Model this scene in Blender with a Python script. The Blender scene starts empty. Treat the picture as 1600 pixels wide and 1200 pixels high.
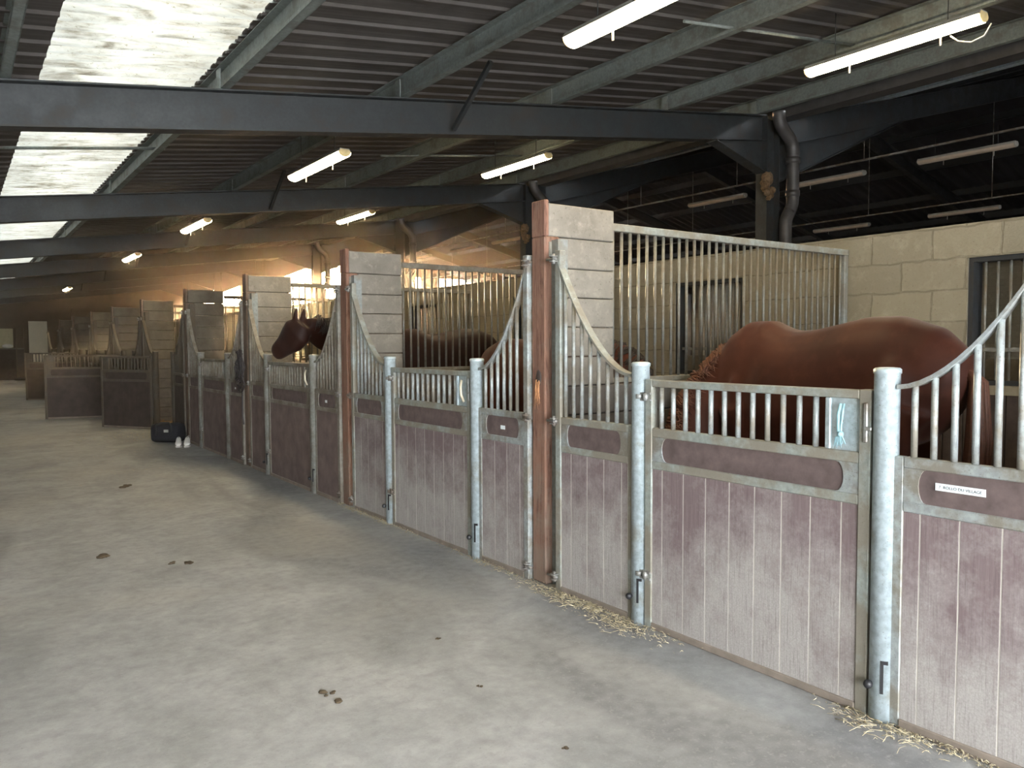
import bpy, bmesh, math, random
from mathutils import Vector, Matrix
random.seed(7)
C = bpy.context.scene.collection
S = bpy.context.scene
PI = math.pi

# ------------------------------------------------------------------ camera
F_PX, YAW, PITCH, ROLL, EYE = 1234.5, 0.6170, 0.0512, -0.0052, 1.5
cam = bpy.data.cameras.new('camera'); cam.sensor_width = 36; cam.lens = F_PX / 1600 * 36
cam.clip_start = 0.05; cam.clip_end = 400
cob = bpy.data.objects.new('camera', cam); C.objects.link(cob); S.camera = cob
fwd = Vector((math.sin(YAW)*math.cos(PITCH), math.cos(YAW)*math.cos(PITCH), -math.sin(PITCH)))
rgt = Vector((math.cos(YAW), -math.sin(YAW), 0)); up0 = rgt.cross(fwd)
r_ = rgt*math.cos(ROLL) + up0*math.sin(ROLL); u_ = -rgt*math.sin(ROLL) + up0*math.cos(ROLL)
m = Matrix.Identity(4)
for i in range(3):
    m[i][0] = r_[i]; m[i][1] = u_[i]; m[i][2] = -fwd[i]
m[0][3] = 0; m[1][3] = 0; m[2][3] = EYE
cob.matrix_world = m

# ------------------------------------------------------------------ colour management
S.view_settings.view_transform = 'Standard'
S.view_settings.look = 'None'
S.view_settings.gamma = 1
S.view_settings.use_curve_mapping = False
S.view_settings.exposure = 0.95
S.cycles.max_bounces = 7
S.cycles.diffuse_bounces = 4
S.cycles.volume_bounces = 1
S.cycles.sample_clamp_indirect = 6
S.cycles.use_denoising = True

# ------------------------------------------------------------------ sky and sun
SUN_AZ, SUN_EL = math.radians(20.0), math.radians(6)
sdir = Vector((math.sin(SUN_AZ)*math.cos(SUN_EL), math.cos(SUN_AZ)*math.cos(SUN_EL), math.sin(SUN_EL)))
w = bpy.data.worlds.new('sky'); S.world = w; w.use_nodes = True
nt = w.node_tree; nt.nodes.clear()
tc = nt.nodes.new('ShaderNodeTexCoord')
dot = nt.nodes.new('ShaderNodeVectorMath'); dot.operation = 'DOT_PRODUCT'
nrm = nt.nodes.new('ShaderNodeVectorMath'); nrm.operation = 'NORMALIZE'
nt.links.new(tc.outputs['Generated'], nrm.inputs[0]); nt.links.new(nrm.outputs[0], dot.inputs[0])
dot.inputs[1].default_value = sdir
ramp = nt.nodes.new('ShaderNodeValToRGB')
nt.links.new(dot.outputs['Value'], ramp.inputs['Fac'])
e = ramp.color_ramp.elements
e[0].position = 0.0; e[0].color = (0.93, 0.965, 1.0, 1)
e[1].position = 1.0; e[1].color = (1.0, 0.58, 0.30, 1)
n_ = e.new(0.55); n_.color = (0.95, 0.97, 0.94, 1)
n_ = e.new(0.90); n_.color = (1.0, 0.70, 0.40, 1)
pw = nt.nodes.new('ShaderNodeMapRange'); pw.interpolation_type = 'SMOOTHERSTEP'
pw.inputs['From Min'].default_value = 0.972; pw.inputs['From Max'].default_value = 1.0
SKY_BASE, SKY_SUNSIDE = 18.0, 110.0
pw.inputs['To Min'].default_value = SKY_BASE; pw.inputs['To Max'].default_value = SKY_SUNSIDE
nt.links.new(dot.outputs['Value'], pw.inputs['Value'])
bg = nt.nodes.new('ShaderNodeBackground'); out = nt.nodes.new('ShaderNodeOutputWorld')
nt.links.new(ramp.outputs['Color'], bg.inputs['Color']); nt.links.new(pw.outputs[0], bg.inputs['Strength'])
nt.links.new(bg.outputs[0], out.inputs[0])

sl = bpy.data.lights.new('sun', 'SUN'); sl.energy = 7; sl.angle = math.radians(1.0); sl.color = (1.0, 0.74, 0.42)
so = bpy.data.objects.new('sun', sl); C.objects.link(so); so.location = (20, 60, 12)
so.rotation_euler = (-sdir).to_track_quat('-Z', 'Y').to_euler()

# ------------------------------------------------------------------ node helpers
class NT:
    def __init__(s, name):
        s.m = bpy.data.materials.new(name); s.m.use_nodes = True; s.t = s.m.node_tree
        s.b = s.t.nodes['Principled BSDF']; s.tc = s.t.nodes.new('ShaderNodeTexCoord')
    def n(s, k, **kw):
        o = s.t.nodes.new(k)
        for a, v in kw.items(): setattr(o, a, v)
        return o
    def l(s, a, b): s.t.links.new(a, b)
    def map(s, sc=(1, 1, 1), src='Object', rot=(0, 0, 0)):
        mp = s.n('ShaderNodeMapping'); mp.inputs['Scale'].default_value = sc; mp.inputs['Rotation'].default_value = rot
        s.l(s.tc.outputs[src], mp.inputs[0]); return mp.outputs[0]
    def noise(s, vec, scale=5, detail=5, rough=.6, dist=0):
        o = s.n('ShaderNodeTexNoise'); o.inputs['Scale'].default_value = scale; o.inputs['Detail'].default_value = detail
        o.inputs['Roughness'].default_value = rough; o.inputs['Distortion'].default_value = dist
        s.l(vec, o.inputs['Vector']); return o.outputs['Fac']
    def ramp(s, fac, stops):
        o = s.n('ShaderNodeValToRGB'); e = o.color_ramp.elements
        while len(e) > 1: e.remove(e[0])
        e[0].position = stops[0][0]; e[0].color = tuple(stops[0][1]) + (1,) if len(stops[0][1]) == 3 else stops[0][1]
        for p, c in stops[1:]:
            x = e.new(p); x.color = tuple(c) + (1,)
        s.l(fac, o.inputs[0]); return o.outputs[0]
    def mix(s, fac, a, b, mode='MIX'):
        o = s.n('ShaderNodeMix', data_type='RGBA', blend_type=mode)
        for k, v in ((0, fac), (6, a), (7, b)):
            if isinstance(v, (int, float)): o.inputs[k].default_value = v
            elif isinstance(v, (tuple, list)): o.inputs[k].default_value = tuple(v) + (1,)
            else: s.l(v, o.inputs[k])
        return o.outputs[2]
    def math(s, op, a, b=0.0, clamp=False):
        o = s.n('ShaderNodeMath', operation=op, use_clamp=clamp)
        for k, v in ((0, a), (1, b)):
            if isinstance(v, (int, float)): o.inputs[k].default_value = v
            else: s.l(v, o.inputs[k])
        return o.outputs[0]
    def mr(s, v, a, b, c=0, d=1):
        o = s.n('ShaderNodeMapRange')
        for k, x in zip((1, 2, 3, 4), (a, b, c, d)): o.inputs[k].default_value = x
        s.l(v, o.inputs[0]); return o.outputs[0]
    def sep(s, vec):
        o = s.n('ShaderNodeSeparateXYZ'); s.l(vec, o.inputs[0]); return o.outputs
    def bump(s, h, strength=.3, dist=.01):
        o = s.n('ShaderNodeBump'); o.inputs['Strength'].default_value = strength; o.inputs['Distance'].default_value = dist
        s.l(h, o.inputs['Height']); s.l(o.outputs[0], s.b.inputs['Normal'])
    def col(s, v):
        if isinstance(v, (tuple, list)): s.b.inputs['Base Color'].default_value = tuple(v) + (1,)
        else: s.l(v, s.b.inputs['Base Color'])
    def setp(s, rough=.6, metal=0, spec=.5):
        s.b.inputs['Roughness'].default_value = rough; s.b.inputs['Metallic'].default_value = metal
        s.b.inputs['Specular IOR Level'].default_value = spec

M = {}
def plain(name, col, rough=.6, metal=0, spec=.5, var=.25, scale=8, bump=0, bdist=.004):
    k = NT(name); v = k.map()
    n = k.noise(v, scale, 5)
    dark = tuple(c*(1-var) for c in col); lite = tuple(min(1, c*(1+var)) for c in col)
    k.col(k.ramp(n, [(.3, dark), (.7, lite)])); k.setp(rough, metal, spec)
    if bump: k.bump(k.noise(v, scale*6, 6), bump, bdist)
    M[name] = k.m; return k.m

def world_coords(k):
    g = k.n('ShaderNodeNewGeometry'); return g.outputs['Position']

# galvanised steel with dusty streaks
def galv(name, base, dust, amt, metal=.35, rough=.5):
    k = NT(name); p = world_coords(k)
    n1 = k.noise(p, 38, 3, .5); n2 = k.noise(p, 5, 6, .65); n3 = k.noise(p, 160, 3)
    c = k.ramp(n1, [(.3, tuple(x*.8 for x in base)), (.7, tuple(min(1, x*1.15) for x in base))])
    d = k.mr(n2, .62-amt*.4, .72-amt*.3)
    c = k.mix(k.math('MULTIPLY', d, .85), c, dust)
    c = k.mix(k.mr(n3, .62, .75), c, tuple(x*.55 for x in dust))
    k.col(c); k.setp(rough, metal, .5)
    k.l(k.mr(n2, .3, .7, rough-.1, rough+.25), k.b.inputs['Roughness'])
    k.bump(n3, .12, .002); M[name] = k.m
galv('galvanised', (.33, .36, .36), (.21, .185, .145), .45)
galv('galvanised_dusty', (.26, .285, .265), (.205, .18, .14), .6, .1, .6)
galv('galvanised_pale', (.46, .54, .57), (.32, .32, .28), .2, .4, .42)
galv('purlin_steel', (.15, .17, .16), (.115, .115, .10), .3, .1, .65)
galv('grille_steel', (.19, .19, .17), (.16, .13, .09), .45, .25, .5)
galv('old_steel_lining', (.24, .265, .26), (.22, .20, .165), .3, .3, .5)
galv('dark_paint_steel', (.017, .020, .022), (.028, .025, .022), .3, 0, .6)
galv('hardware', (.30, .31, .30), (.16, .12, .09), .5, .5, .5)

# brown purple boards with grey dried dirt splashed from below
k = NT('brown_board'); p = world_coords(k); o = k.sep(p)
n = k.noise(p, 7, 7, .7); nf = k.noise(p, 60, 6, .75); nb = k.noise(p, 2.0, 5, .6)
st = k.n('ShaderNodeMapping'); st.inputs['Scale'].default_value = (40, 40, 1.6); k.l(p, st.inputs[0])
streak = k.noise(st.outputs[0], 3, 5, .7)
base = k.ramp(streak, [(.3, (.14, .102, .104)), (.7, (.195, .152, .154))])
dirt = k.math('ADD', k.mr(o[2], .0, .95, .85, -.05), k.mr(nb, .3, .75, -.25, .5))
dirt = k.math('ADD', dirt, k.mr(nf, .3, .7, -.18, .15)); dirt = k.math('ADD', dirt, k.mr(n, .35, .65, -.22, .22))
dirt = k.mr(dirt, .0, .85, 0, .88)
spk = k.mr(k.noise(p, 130, 5, .8), .38, .62, 0, 1)
c = k.mix(dirt, base, k.mix(spk, (.31, .29, .275), (.41, .39, .37)))
st2 = k.n('ShaderNodeMapping'); st2.inputs['Scale'].default_value = (90, 90, 3.5); k.l(p, st2.inputs[0])
c = k.mix(k.mr(k.noise(st2.outputs[0], 1.5, 6, .75), .52, .70, 0, .6), c, (.105, .08, .08))
scr = k.mr(k.noise(st.outputs[0], 9, 3), .66, .72)
c = k.mix(k.math('MULTIPLY', scr, .35), c, (.42, .36, .33))
k.col(c); k.setp(.72, 0, .35); k.bump(k.math('ADD', nf, streak), .25, .003); M['board'] = k.m
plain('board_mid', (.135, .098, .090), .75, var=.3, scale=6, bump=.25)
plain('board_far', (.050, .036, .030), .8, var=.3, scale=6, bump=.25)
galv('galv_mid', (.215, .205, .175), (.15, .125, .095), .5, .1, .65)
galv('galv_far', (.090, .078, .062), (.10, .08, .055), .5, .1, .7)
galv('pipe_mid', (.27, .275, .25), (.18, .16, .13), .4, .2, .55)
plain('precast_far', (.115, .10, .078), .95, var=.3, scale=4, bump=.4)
plain('board_seam', (.42, .39, .35), .9)
plain('board_dark', (.055, .04, .034), .8, var=.35, bump=.3)
plain('insert_board', (.11, .080, .077), .62, var=.3, scale=14, bump=.1)

# reddish sawn timber
k = NT('red_timber'); p = world_coords(k)
mp = k.n('ShaderNodeMapping'); mp.inputs['Scale'].default_value = (22, 22, 1.6); k.l(p, mp.inputs[0])
wv = k.noise(mp.outputs[0], 1.6, 6, .65, 1.4)
c = k.ramp(wv, [(.28, (.06, .030, .022)), (.44, (.165, .085, .060)), (.56, (.245, .135, .095)), (.72, (.12, .064, .046))])
zz = k.sep(p)[2]; nn = k.noise(p, 9, 6, .7)
dust = k.math('ADD', k.mr(zz, .0, .9, .75, .05), k.mr(nn, .35, .65, -.35, .3))
c = k.mix(k.mr(dust, .1, .7, 0, .75), c, (.21, .16, .125))
k.col(c); k.setp(.8, 0, .3); k.bump(wv, .6, .006); M['timber'] = k.m
plain('timber_dull', (.135, .095, .07), .85, var=.35, scale=5, bump=.4)

# precast concrete planks
k = NT('precast_concrete'); p = world_coords(k)
n1 = k.noise(p, 3, 7, .65); n2 = k.noise(p, 55, 4, .6); n3 = k.noise(p, 14, 7, .7)
c = k.ramp(n1, [(.3, (.165, .150, .128)), (.7, (.255, .235, .20))])
c = k.mix(k.mr(n2, .60, .72, 0, .6), c, (.10, .09, .075)); c = k.mix(k.mr(n3, .52, .72, 0, .6), c, (.34, .315, .265))
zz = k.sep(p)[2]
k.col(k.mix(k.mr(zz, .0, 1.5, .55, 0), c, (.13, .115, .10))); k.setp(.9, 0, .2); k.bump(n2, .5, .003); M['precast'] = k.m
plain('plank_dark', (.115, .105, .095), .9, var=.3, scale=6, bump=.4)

# ochre block wall (courses follow z, blocks follow y)
k = NT('block_wall'); p = world_coords(k); s_ = k.sep(p)
cb = k.n('ShaderNodeCombineXYZ'); k.l(k.math('ADD', s_[1], s_[0]), cb.inputs[0]); k.l(s_[2], cb.inputs[1])
nw = k.noise(p, 7, 4); 
bt = k.n('ShaderNodeTexBrick'); bt.inputs['Scale'].default_value = 1.0
bt.inputs['Brick Width'].default_value = .5; bt.inputs['Row Height'].default_value = .24; bt.inputs['Mortar Size'].default_value = .008
bt.inputs['Mortar Smooth'].default_value = .3; bt.offset = .5
bt.inputs['Color1'].default_value = (.30, .265, .19, 1); bt.inputs['Color2'].default_value = (.255, .228, .168, 1); bt.inputs['Mortar'].default_value = (.20, .175, .128, 1)
dv = k.n('ShaderNodeVectorMath', operation='SCALE'); k.l(cb.outputs[0], dv.inputs[0]); dv.inputs['Scale'].default_value = 1
nv = k.n('ShaderNodeTexNoise'); nv.inputs['Scale'].default_value = 5; nv.inputs['Detail'].default_value = 4; k.l(p, nv.inputs['Vector'])
nd = k.n('ShaderNodeVectorMath', operation='SCALE'); k.l(nv.outputs['Color'], nd.inputs[0]); nd.inputs['Scale'].default_value = .05
na = k.n('ShaderNodeVectorMath', operation='ADD'); k.l(dv.outputs[0], na.inputs[0]); k.l(nd.outputs[0], na.inputs[1]); k.l(na.outputs[0], bt.inputs['Vector'])
n1 = k.noise(p, 2.2, 7, .7); n2 = k.noise(p, 45, 6, .7); n3 = k.noise(p, 9, 6, .65)
c = k.mix(k.mr(n1, .35, .7, 0, .55), bt.outputs['Color'], (.24, .205, .14))
c = k.mix(k.mr(n3, .52, .72, 0, .5), c, (.38, .335, .25))
c = k.mix(k.mr(n2, .60, .70, 0, .6), c, (.17, .135, .09))
k.col(c); k.setp(.95, 0, .15)
hh = k.math('ADD', k.math('MULTIPLY', bt.outputs['Fac'], -1.4), n2); k.bump(hh, .7, .012); M['blockwall'] = k.m

# concrete floor with soft stains, a darker band towards the stall fronts, dust and wear
k = NT('floor_concrete'); p = world_coords(k)
n1 = k.noise(p, .55, 5, .55, .6); n2 = k.noise(p, 2.4, 8, .7, .3); n3 = k.noise(p, 70, 4, .65); n4 = k.noise(p, 17, 6, .7)
sx = k.sep(p)
mp = k.n('ShaderNodeMapping'); mp.inputs['Scale'].default_value = (1.1, .45, 1); mp.inputs['Rotation'].default_value = (0, 0, .3); k.l(p, mp.inputs[0])
n5 = k.noise(mp.outputs[0], 1.0, 4, .5, .8)
c = k.ramp(k.math('ADD', k.math('MULTIPLY', n2, .6), k.math('MULTIPLY', k.noise(p, 9, 10, .8), .4)), [(.36, (.24, .237, .228)), (.5, (.325, .322, .312)), (.64, (.41, .405, .39))])
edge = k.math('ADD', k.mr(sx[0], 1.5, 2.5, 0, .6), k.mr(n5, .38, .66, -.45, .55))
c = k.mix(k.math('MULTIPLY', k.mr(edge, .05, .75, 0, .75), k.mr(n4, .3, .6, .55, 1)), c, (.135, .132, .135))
c = k.mix(k.mr(n1, .50, .68, 0, .45), c, (.38, .35, .30))
c = k.mix(k.mr(n4, .50, .72, 0, .55), c, (.17, .165, .16)); n6 = k.noise(p, 34, 8, .8); c = k.mix(k.mr(n6, .5, .68, 0, .5), c, (.43, .42, .40))
c = k.mix(k.mr(n3, .62, .74, 0, .55), c, (.13, .12, .105))
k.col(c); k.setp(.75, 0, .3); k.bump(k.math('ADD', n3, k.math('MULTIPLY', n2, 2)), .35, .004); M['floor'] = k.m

k = NT('fibre_cement'); p = world_coords(k); n1 = k.noise(p, 2, 6, .7)
mp = k.n('ShaderNodeMapping'); mp.inputs['Scale'].default_value = (.8, 26, 1); k.l(p, mp.inputs[0]); n2 = k.noise(mp.outputs[0], 1, 5, .7)
c = k.ramp(n1, [(.3, (.062, .055, .051)), (.7, (.10, .09, .085))]); c = k.mix(k.mr(n2, .45, .75, 0, .5), c, (.16, .155, .15))
k.col(c); k.setp(.9, 0, .2); M['roof'] = k.m
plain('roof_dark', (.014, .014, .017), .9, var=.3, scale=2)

# translucent roof light sheet with dirt and algae specks
k = NT('rooflight_sheet'); p = world_coords(k)
mp = k.n('ShaderNodeMapping'); mp.inputs['Scale'].default_value = (2.2, 11, 1); k.l(p, mp.inputs[0])
n1 = k.noise(mp.outputs[0], 1.2, 7, .75, .4); n2 = k.noise(p, 26, 5, .8); n3 = k.noise(p, 1.2, 4)
c = k.ramp(n1, [(.28, (.095, .083, .063)), (.38, (.16, .156, .14)), (.48, (.235, .24, .228)), (.7, (.30, .308, .30))])
c = k.mix(k.mr(n2, .60, .68, 0, .8), c, (.09, .08, .045))
tr = k.n('ShaderNodeBsdfTranslucent'); df = k.n('ShaderNodeBsdfDiffuse'); mx = k.n('ShaderNodeMixShader'); mx.inputs[0].default_value = .2
k.l(c, tr.inputs[0]); k.l(c, df.inputs[0]); k.l(tr.outputs[0], mx.inputs[1]); k.l(df.outputs[0], mx.inputs[2])
k.l(mx.outputs[0], k.t.nodes['Material Output'].inputs[0]); M['rooflight'] = k.m

def emis(name, col, st, base=(.8, .8, .8)):
    k = NT(name); k.b.inputs['Base Color'].default_value = base + (1,)
    k.b.inputs['Emission Color'].default_value = col + (1,); k.b.inputs['Emission Strength'].default_value = st; M[name] = k.m
emis('lit_tube', (1.0, .79, .46), 36)
plain('unlit_tube', (.42, .34, .27), .5, var=.1)
plain('cap_yellow', (.75, .58, .28), .5)
plain('fitting_grey', (.33, .32, .29), .5)
plain('black_rubber', (.012, .012, .014), .5)
plain('black_cloth', (.010, .010, .013), .9, var=.4, bump=.3)
plain('leather', (.028, .022, .022), .5, var=.3)
plain('white_shoe', (.62, .60, .55), .7, var=.1)
plain('shoe_sole', (.40, .38, .34), .8)
plain('white_panel', (.62, .56, .42), .6, var=.04)
plain('beige_render', (.48, .43, .27), .8, var=.08)
plain('brown_render', (.10, .072, .05), .9, var=.2, scale=2)
plain('sticker', (.72, .78, .80), .5, var=.03)
plain('ink', (.05, .06, .08), .6)
plain('twine', (.25, .42, .47), .7, var=.15)
plain('dung', (.055, .038, .02), .95, var=.4, scale=40, bump=.6)
plain('nest_mud', (.15, .095, .05), .95, var=.4, scale=30, bump=.8, bdist=.02)
plain('hoof', (.06, .05, .04), .6)
plain('eye', (.008, .006, .005), .1, var=0)
plain('muddy_steel', (.20, .165, .135), .85, var=.25, bump=.3)
plain('straw', (.42, .36, .235), .8, var=.45, scale=30)
plain('straw_bed', (.27, .16, .065), .95, var=.5, scale=18, bump=.8, bdist=.02)
plain('rusty', (.20, .09, .045), .85, var=.35, scale=20, bump=.3)
plain('pvc_grey', (.045, .042, .041), .5, var=.3)
plain('splinter', (.50, .24, .11), .8)
def coat(name, a, b, c2, sheen=.25):
    k = NT(name); p = world_coords(k)
    n1 = k.noise(p, 2.5, 4, .5); n2 = k.noise(p, 260, 2, .6); n3 = k.noise(p, 7, 5, .6)
    c = k.ramp(n1, [(.3, a), (.65, b)]); c = k.mix(k.mr(n3, .5, .75, 0, .5), c, c2)
    k.col(c); k.setp(.6, 0, .2)
    k.b.inputs['Sheen Weight'].default_value = sheen*.35; k.b.inputs['Sheen Roughness'].default_value = .4
    k.bump(n2, .12, .002); M[name] = k.m
coat('chestnut_coat', (.035, .010, .006), (.066, .020, .011), (.10, .034, .018))
coat('bay_coat', (.016, .007, .005), (.032, .012, .008), (.045, .018, .011), .1)
coat('bay_red_coat', (.06, .018, .010), (.10, .032, .017), (.13, .045, .024), .15)
plain('chestnut_mane', (.10, .036, .018), .6, var=.3, scale=60)
plain('dark_mane', (.018, .012, .010), .6, var=.3, scale=60)

# ------------------------------------------------------------------ geometry helpers
MATMAP = {}     # boxes further down the row use darker, browner finishes
class MB:
    def __init__(s): s.v = []; s.f = []; s.mi = []; s.cur = 0; s.sm = []
    def add(s, vs, fs, smooth=False):
        o = len(s.v); s.v += [tuple(x) for x in vs]
        for f in fs: s.f.append([i+o for i in f]); s.mi.append(s.cur); s.sm.append(smooth)
        return s
    def box(s, x0, x1, y0, y1, z0, z1, mat=None):
        vs = [Vector((x, y, z)) for z in (z0, z1) for y in (y0, y1) for x in (x0, x1)]
        if mat is not None: vs = [mat @ v for v in vs]
        return s.add(vs, [(0, 2, 3, 1), (4, 5, 7, 6), (0, 1, 5, 4), (2, 6, 7, 3), (0, 4, 6, 2), (1, 3, 7, 5)])
    def bbox(s, x0, x1, y0, y1, z0, z1, b=.004):   # box with chamfered edges
        bm = bmesh.new(); bmesh.ops.create_cube(bm, size=1)
        for v in bm.verts: v.co = Vector(((x0+x1)/2+v.co.x*(x1-x0), (y0+y1)/2+v.co.y*(y1-y0), (z0+z1)/2+v.co.z*(z1-z0)))
        bmesh.ops.bevel(bm, geom=bm.edges[:], offset=min(b, .4*min(x1-x0, y1-y0, z1-z0)), segments=1, affect='EDGES')
        bm.verts.index_update()
        s.add([v.co.copy() for v in bm.verts], [[v.index for v in f.verts] for f in bm.faces]); bm.free(); return s
    def tube(s, pts, r, n=10, cap=True, flat=None):
        pts = [Vector(p) for p in pts]; rings = []; N = len(pts)
        rs = r if isinstance(r, (list, tuple)) else [r]*N
        ref = None
        for i, p in enumerate(pts):
            t = (pts[min(i+1, N-1)] - pts[max(i-1, 0)]).normalized()
            if ref is None: ref = Vector((0, 0, 1)) if abs(t.z) < .9 else Vector((1, 0, 0))
            a = t.cross(ref).normalized(); b = a.cross(t).normalized(); ref = b
            rings.append([p + (a*math.cos(2*PI*j/n) + b*math.sin(2*PI*j/n)*(flat or 1))*rs[i] for j in range(n)])
        vs = [v for rg in rings for v in rg]; fs = []
        for i in range(N-1):
            for j in range(n):
                fs.append((i*n+j, i*n+(j+1) % n, (i+1)*n+(j+1) % n, (i+1)*n+j))
        s.add(vs, fs, True)
        if cap:
            o = len(s.v)-len(vs)
            for base, rev in ((0, 1), ((N-1)*n, 0)):
                f = [o+base+j for j in range(n)]
                s.f.append(f[::-1] if rev == 0 else f); s.mi.append(s.cur); s.sm.append(False)
        return s
    def prism(s, poly, axis, a, b):   # polygon of (u, v) extruded along an axis
        def P(u, v, t): return {'x': (t, u, v), 'y': (u, t, v), 'z': (u, v, t)}[axis]
        n = len(poly); vs = [P(u, v, a) for u, v in poly] + [P(u, v, b) for u, v in poly]
        return s.add(vs, [tuple(range(n)), tuple(range(2*n-1, n-1, -1))] + [(i, i+n, (i+1) % n+n, (i+1) % n) for i in range(n)])
    def loft(s, rings, cap=True):
        n = len(rings[0]); vs = [v for r in rings for v in r]; fs = []
        for i in range(len(rings)-1):
            for j in range(n): fs.append((i*n+j, i*n+(j+1) % n, (i+1)*n+(j+1) % n, (i+1)*n+j))
        if cap: fs.append(tuple(range(n))[::-1]); fs.append(tuple((len(rings)-1)*n+j for j in range(n)))
        return s.add(vs, fs, True)
    def sphere(s, c, r, sc=(1, 1, 1), n=12, k=8, noise=0):
        rings = []
        for i in range(1, k):
            a = PI*i/k
            rings.append([Vector(c)+Vector((r*sc[0]*math.sin(a)*math.cos(2*PI*j/n), r*sc[1]*math.sin(a)*math.sin(2*PI*j/n), r*sc[2]*math.cos(a)))*(1+random.uniform(-noise, noise)) for j in range(n)])
        return s.loft(rings)
    def mesh(s, name, mats):
        me = bpy.data.meshes.new(name); me.from_pydata(s.v, [], s.f); me.update()
        for m_ in (mats if isinstance(mats, (list, tuple)) else [mats]): me.materials.append(M[MATMAP.get(m_, m_)])
        me.polygons.foreach_set('material_index', s.mi); me.polygons.foreach_set('use_smooth', s.sm)
        bm = bmesh.new(); bm.from_mesh(me); bmesh.ops.recalc_face_normals(bm, faces=bm.faces); bm.to_mesh(me); bm.free()
        return me
    def build(s, name, mats, parent=None, loc=None):
        o = bpy.data.objects.new(name, s.mesh(name, mats)); C.objects.link(o)
        if parent: o.parent = parent
        if loc: o.location = loc
        return o

def tag(o, label=None, cat=None, group=None, kind=None):
    if label: o['label'] = label
    if cat: o['category'] = cat
    if group: o['group'] = group
    if kind: o['kind'] = kind
    return o
def thing(name, label, cat, loc=(0, 0, 0), rz=0, group=None):
    o = bpy.data.objects.new(name, None); C.objects.link(o); o.location = loc; o.rotation_euler = (0, 0, rz)
    o.empty_display_size = .1
    return tag(o, label, cat, group)
def struct(o): o['kind'] = 'structure'; return o
def inst(mesh, name, parent, loc=(0, 0, 0), rot=(0, 0, 0)):
    o = bpy.data.objects.new(name, mesh); C.objects.link(o); o.parent = parent; o.location = loc; o.rotation_euler = rot; return o
def copy_tree(root, loc, rz=0, label=None, group=None):
    r = root.copy(); C.objects.link(r); r.location = loc; r.rotation_euler = (0, 0, rz)
    if label: r['label'] = label
    if group: r['group'] = group
    for ch in root.children:
        c = ch.copy(); C.objects.link(c); c.parent = r
        for g in ch.children:
            d = g.copy(); C.objects.link(d); d.parent = c
    return r

# ================================================================== SETTING
XF = 2.97                      # plane of the stall fronts
POSTS = [0.97+.0, 3.97, 6.94, 9.95, 13.0, 16.45, 19.84, 23.03, 26.7, 30.43, 34.2]   # far edge of each timber post
XW = 6.30                      # face of the block wall
XC, Y_F = 9.25, [1.45, 6.93, 12.45, 17.9, 23.4, 28.9, 34.4, 39.9]      # column line, portal frames
zr = lambda X: 3.04 + .131*X   # underside of the low rafters
ZR = lambda X: 4.33 + .265*(X-9.93) if X < 20.5 else 4.33+.265*(20.5-9.93) - .265*(X-20.5)

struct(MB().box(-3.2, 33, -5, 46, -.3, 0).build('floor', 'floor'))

# low roof: corrugated sheets either side of the roof light strip
def corr(x0, x1, zf, y0=-5, y1=45, pitch=.18, amp=.024, thick=.012, prof='wave'):
    mb = MB(); vs = []; fs = []
    xs = [x0, x1]; ys = []
    if prof == 'rib':     # flat pans with narrow ribs
        q = y0
        while q < y1: ys += [(q, 0), (q+pitch*.76, 0), (q+pitch*.82, -amp), (q+pitch*.92, -amp), (q+pitch*.98, 0)]; q += pitch
    else:
        n = int((y1-y0)/pitch*6); ys = [(y0+(y1-y0)*i/n, amp*math.sin(2*PI*(y0+(y1-y0)*i/n)/pitch)) for i in range(n+1)]
    n = len(ys)-1
    for y, d in ys:
        for x in xs: vs.append((x, y, zf(x)+d)); vs.append((x, y, zf(x)+d+thick))
    for i in range(n):
        a, b = i*4, i*4+4
        fs += [(a, a+2, b+2, b), (a+1, b+1, b+3, a+3), (a, b, b+1, a+1), (a+2, a+3, b+3, b+2)]
    mb.add(vs, fs, prof == 'wave'); return mb
zs = lambda X: zr(X) + .34 + .22
struct(corr(-3.2, .66, lambda x: zs(x), pitch=.30, amp=.02, prof='rib').build('ceiling', 'roof'))
struct(corr(1.9, 9.6, lambda x: zs(x)+.03, pitch=.30, amp=.02, prof='rib').build('ceiling', 'roof'))
struct(corr(.5, 2.0, lambda x: zs(x)+.045).build('window_1', 'rooflight'))
# main hall roof
zS = lambda X: ZR(X)+.38+.22
def flat_slab(x0, x1, z0, z1, mat, y0=-5, y1=45, t=.06):
    return MB().prism([(x0, z0), (x1, z1), (x1, z1+t), (x0, z0+t)], 'y', y0, y1).build('ceiling', mat)
struct(corr(9.75, 20.5, zS, pitch=.36, amp=.03).build('ceiling', 'roof_dark'))
struct(corr(20.5, 32.5, zS, pitch=.36, amp=.03).build('ceiling', 'roof_dark'))

# walls
struct(MB().box(-3.2, -3.0, -5, 46, 0, 3.2).build('wall_left', 'blockwall'))
struct(MB().prism([(-3.2, 0), (-2.7, 0), (-2.7, 3.05), (3.6, 3.3), (3.6, 0), (9.4, 0), (9.4, 4.9), (-3.2, 3.2)], 'y', -3.6, -3.4).build('wall_light_baffle', 'blockwall'))  # unseen wall added behind the camera; its opening shapes the daylight
struct(MB().box(32.4, 32.6, -5, 46, 0, 5).build('wall_right', 'blockwall'))
struct(MB().prism([(9.5, 0), (32.4, 0), (32.4, 4.6), (20.5, 7.7), (9.75, 4.85), (9.5, 4.8)], 'y', -5.2, -5).build('wall_front', 'blockwall'))
# far gable of the low range
struct(MB().prism([(-3.2, 0), (9.4, 0), (9.4, 4.85), (-3.2, 3.1)], 'y', 42.0, 42.2).build('wall_far', 'brown_render'))
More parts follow.
